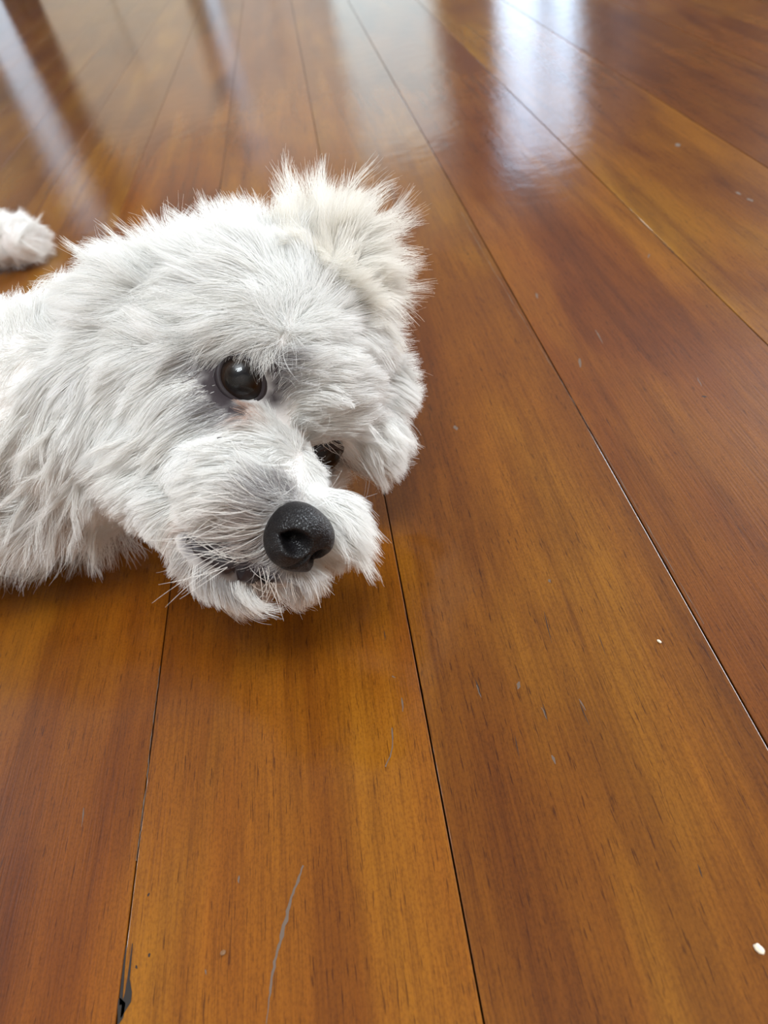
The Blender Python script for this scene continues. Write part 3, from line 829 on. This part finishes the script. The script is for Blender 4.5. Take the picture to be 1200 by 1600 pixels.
# ------------------------------------------------------------------ wear and crumbs on the boards
def fl(x, y, z=0.0):
    r = CR @ np.array([x - 600, 800 - y, -F_PX]); return CO + r * ((z - CAM_H) / r[2])
def ribbon(name, pts, wid, mat, parent):
    P = [fl(x, y, .00006) for x, y in pts]; v, f = [], []
    for i, p in enumerate(P):
        t_ = P[min(i + 1, len(P) - 1)] - P[max(i - 1, 0)]; t_ /= np.linalg.norm(t_)
        n_ = np.array([-t_[1], t_[0], 0]); w_ = wid[i] * 1e-3 / 2
        w1, w2 = w_ * random.uniform(.6, 1.3), w_ * random.uniform(.6, 1.3)
        v += [p - n_ * w1, p + n_ * w2]
    for i in range(len(P) - 1): f.append((2 * i, 2 * i + 1, 2 * i + 3, 2 * i + 2))
    return link(name, mesh(name, v, f, False), mat, parent)
M_scr = plain('dusty_scratch', (.105, .068, .045), .6)
M_crk = plain('dark_crack', (.012, .007, .004), .85)
def jag(pts, n, amp):
    out = []
    for (a, b) in zip(pts[:-1], pts[1:]):
        for k in range(n): t_ = k / n; out.append((a[0] + (b[0] - a[0]) * t_ + random.uniform(-amp, amp), a[1] + (b[1] - a[1]) * t_))
    return out + [pts[-1]]
ln = jag([(474, 1352), (466, 1376), (456, 1402), (449, 1430), (440, 1462), (431, 1494), (425, 1528), (421, 1560), (416, 1600)], 4, 1.0)
ribbon('scratch', ln, [.25 + .75 * math.sin(math.pi * min(1, i / len(ln) + .1)) * random.uniform(.5, 1.1) for i in range(len(ln))], M_scr, floor)
ln = jag([(613, 1137), (614, 1160), (610, 1182), (602, 1198)], 3, .7)
ribbon('scratch', ln, [.35] * len(ln), M_scr, floor)
for (x, y, dx, dy, w) in ((373, 1368, 0, 12, .5), (320, 1515, 2, 8, .4), (131, 1262, -4, 30, .35), (628, 1090, 1, 22, .5), (612, 1056, 6, 3, .4), (745, 1070, 7, 20, .4), (812, 1065, -3, 12, .9), (905, 1092, 10, 18, .4), (846, 1105, 8, 18, .4), (862, 1180, 6, 14, .7), (905, 560, 2, 14, 1.2), (710, 665, 4, 7, 1.4), (858, 905, 2, 5, .8), (1057, 224, 3, 5, 3.2), (1150, 300, 8, 4, 2.), (1168, 310, 8, 5, 2.), (930, 515, 12, 22, .5), (1090, 590, 6, 14, .4), (1014, 397, -1, 6, 1.2), (838, 458, 2, 8, 1.5)):
    ribbon('scuff', jag([(x, y), (x + dx, y + dy)], 3, .8), [w * .4, w, w * .8, w * .3], M_scr, floor)
for (x, y, dx, dy, w) in ((743, 1062, 9, 26, .3), (905, 1098, 16, 36, .3), (850, 955, 12, 50, .25), (935, 990, 12, 36, .2), (848, 1100, 8, 28, .25), (600, 985, 2, 16, .2), (805, 1150, 7, 36, .2), (1090, 1350, 8, 22, .3), (1096, 619, 9, 1, 1.1), (233, 1395, -2, 6, .5), (232, 1490, 2, 5, .7), (212, 1508, 2, 6, .6)):
    ribbon('pore', jag([(x, y), (x + dx, y + dy)], 4, .5), [w * .3, w, w, w * .7, w * .2], M_crk, floor)
ribbon('crack', [(197, 1478), (195, 1500), (192, 1530), (190, 1556), (189, 1570)], [.25, .5, .6, .8, .9], M_crk, floor)
ribbon('crack', [(207, 1474), (204, 1500), (201, 1530), (199, 1552), (196, 1566), (193, 1578), (189, 1590)], [.2, .5, .9, 1.9, 2.2, 1.5, .3], M_crk, floor)
ribbon('crack', [(186, 1560), (190, 1570), (188, 1590), (185, 1600)], [.4, 1.6, 1.2, .4], M_crk, floor)
# grey dust lying in the joint between two boards
ln = jag([(250, 1040), (243, 1100), (235, 1160), (229, 1225), (220, 1290), (213, 1345)], 9, .5)
ribbon('joint_dust', ln, [random.uniform(.08, .34) for _ in ln], M_scr, floor)
ln = jag([(720, 330), (745, 377), (770, 420), (815, 496), (870, 585), (905, 642), (945, 708), (985, 776), (1050, 888), (1100, 975)], 9, .6)
ribbon('joint_dust', ln, [random.uniform(.03, .30) for _ in ln], M_scr, floor)
M_crumb = plain('cream_crumb', (.78, .68, .52), .7)
def crumb(x, y, r, label):
    bm = bmesh.new(); bmesh.ops.create_icosphere(bm, subdivisions=3, radius=1)
    for v in bm.verts:
        d = 1 + .22 * noise.noise(v.co * 1.7 + Vector((x, y, 0))); v.co = Vector((v.co.x * r[0] * d, v.co.y * r[1] * d, v.co.z * r[2] * d))
    me = bpy.data.meshes.new('crumb'); bm.to_mesh(me); bm.free(); me.polygons.foreach_set('use_smooth', [True] * len(me.polygons))
    o = link('crumb', me, M_crumb); o.location = Vector(fl(x, y)) + Vector((0, 0, r[2] * .9)); o.rotation_euler.z = .5
    tag(o, label, 'crumb'); return o
crumb(1185, 1484, (.00075, .0011, .0007), 'larger cream crumb on the bare floor near the bottom corner')
crumb(1030, 1003, (.0004, .0007, .0003), 'tiny pale sliver of crumb on the middle floorboard')
M_crumb = plain('brown_speck', (.16, .07, .02), .6)
crumb(349, 1489, (.0007, .0006, .00025), 'tiny brown speck on the floorboard below the dog')
#END
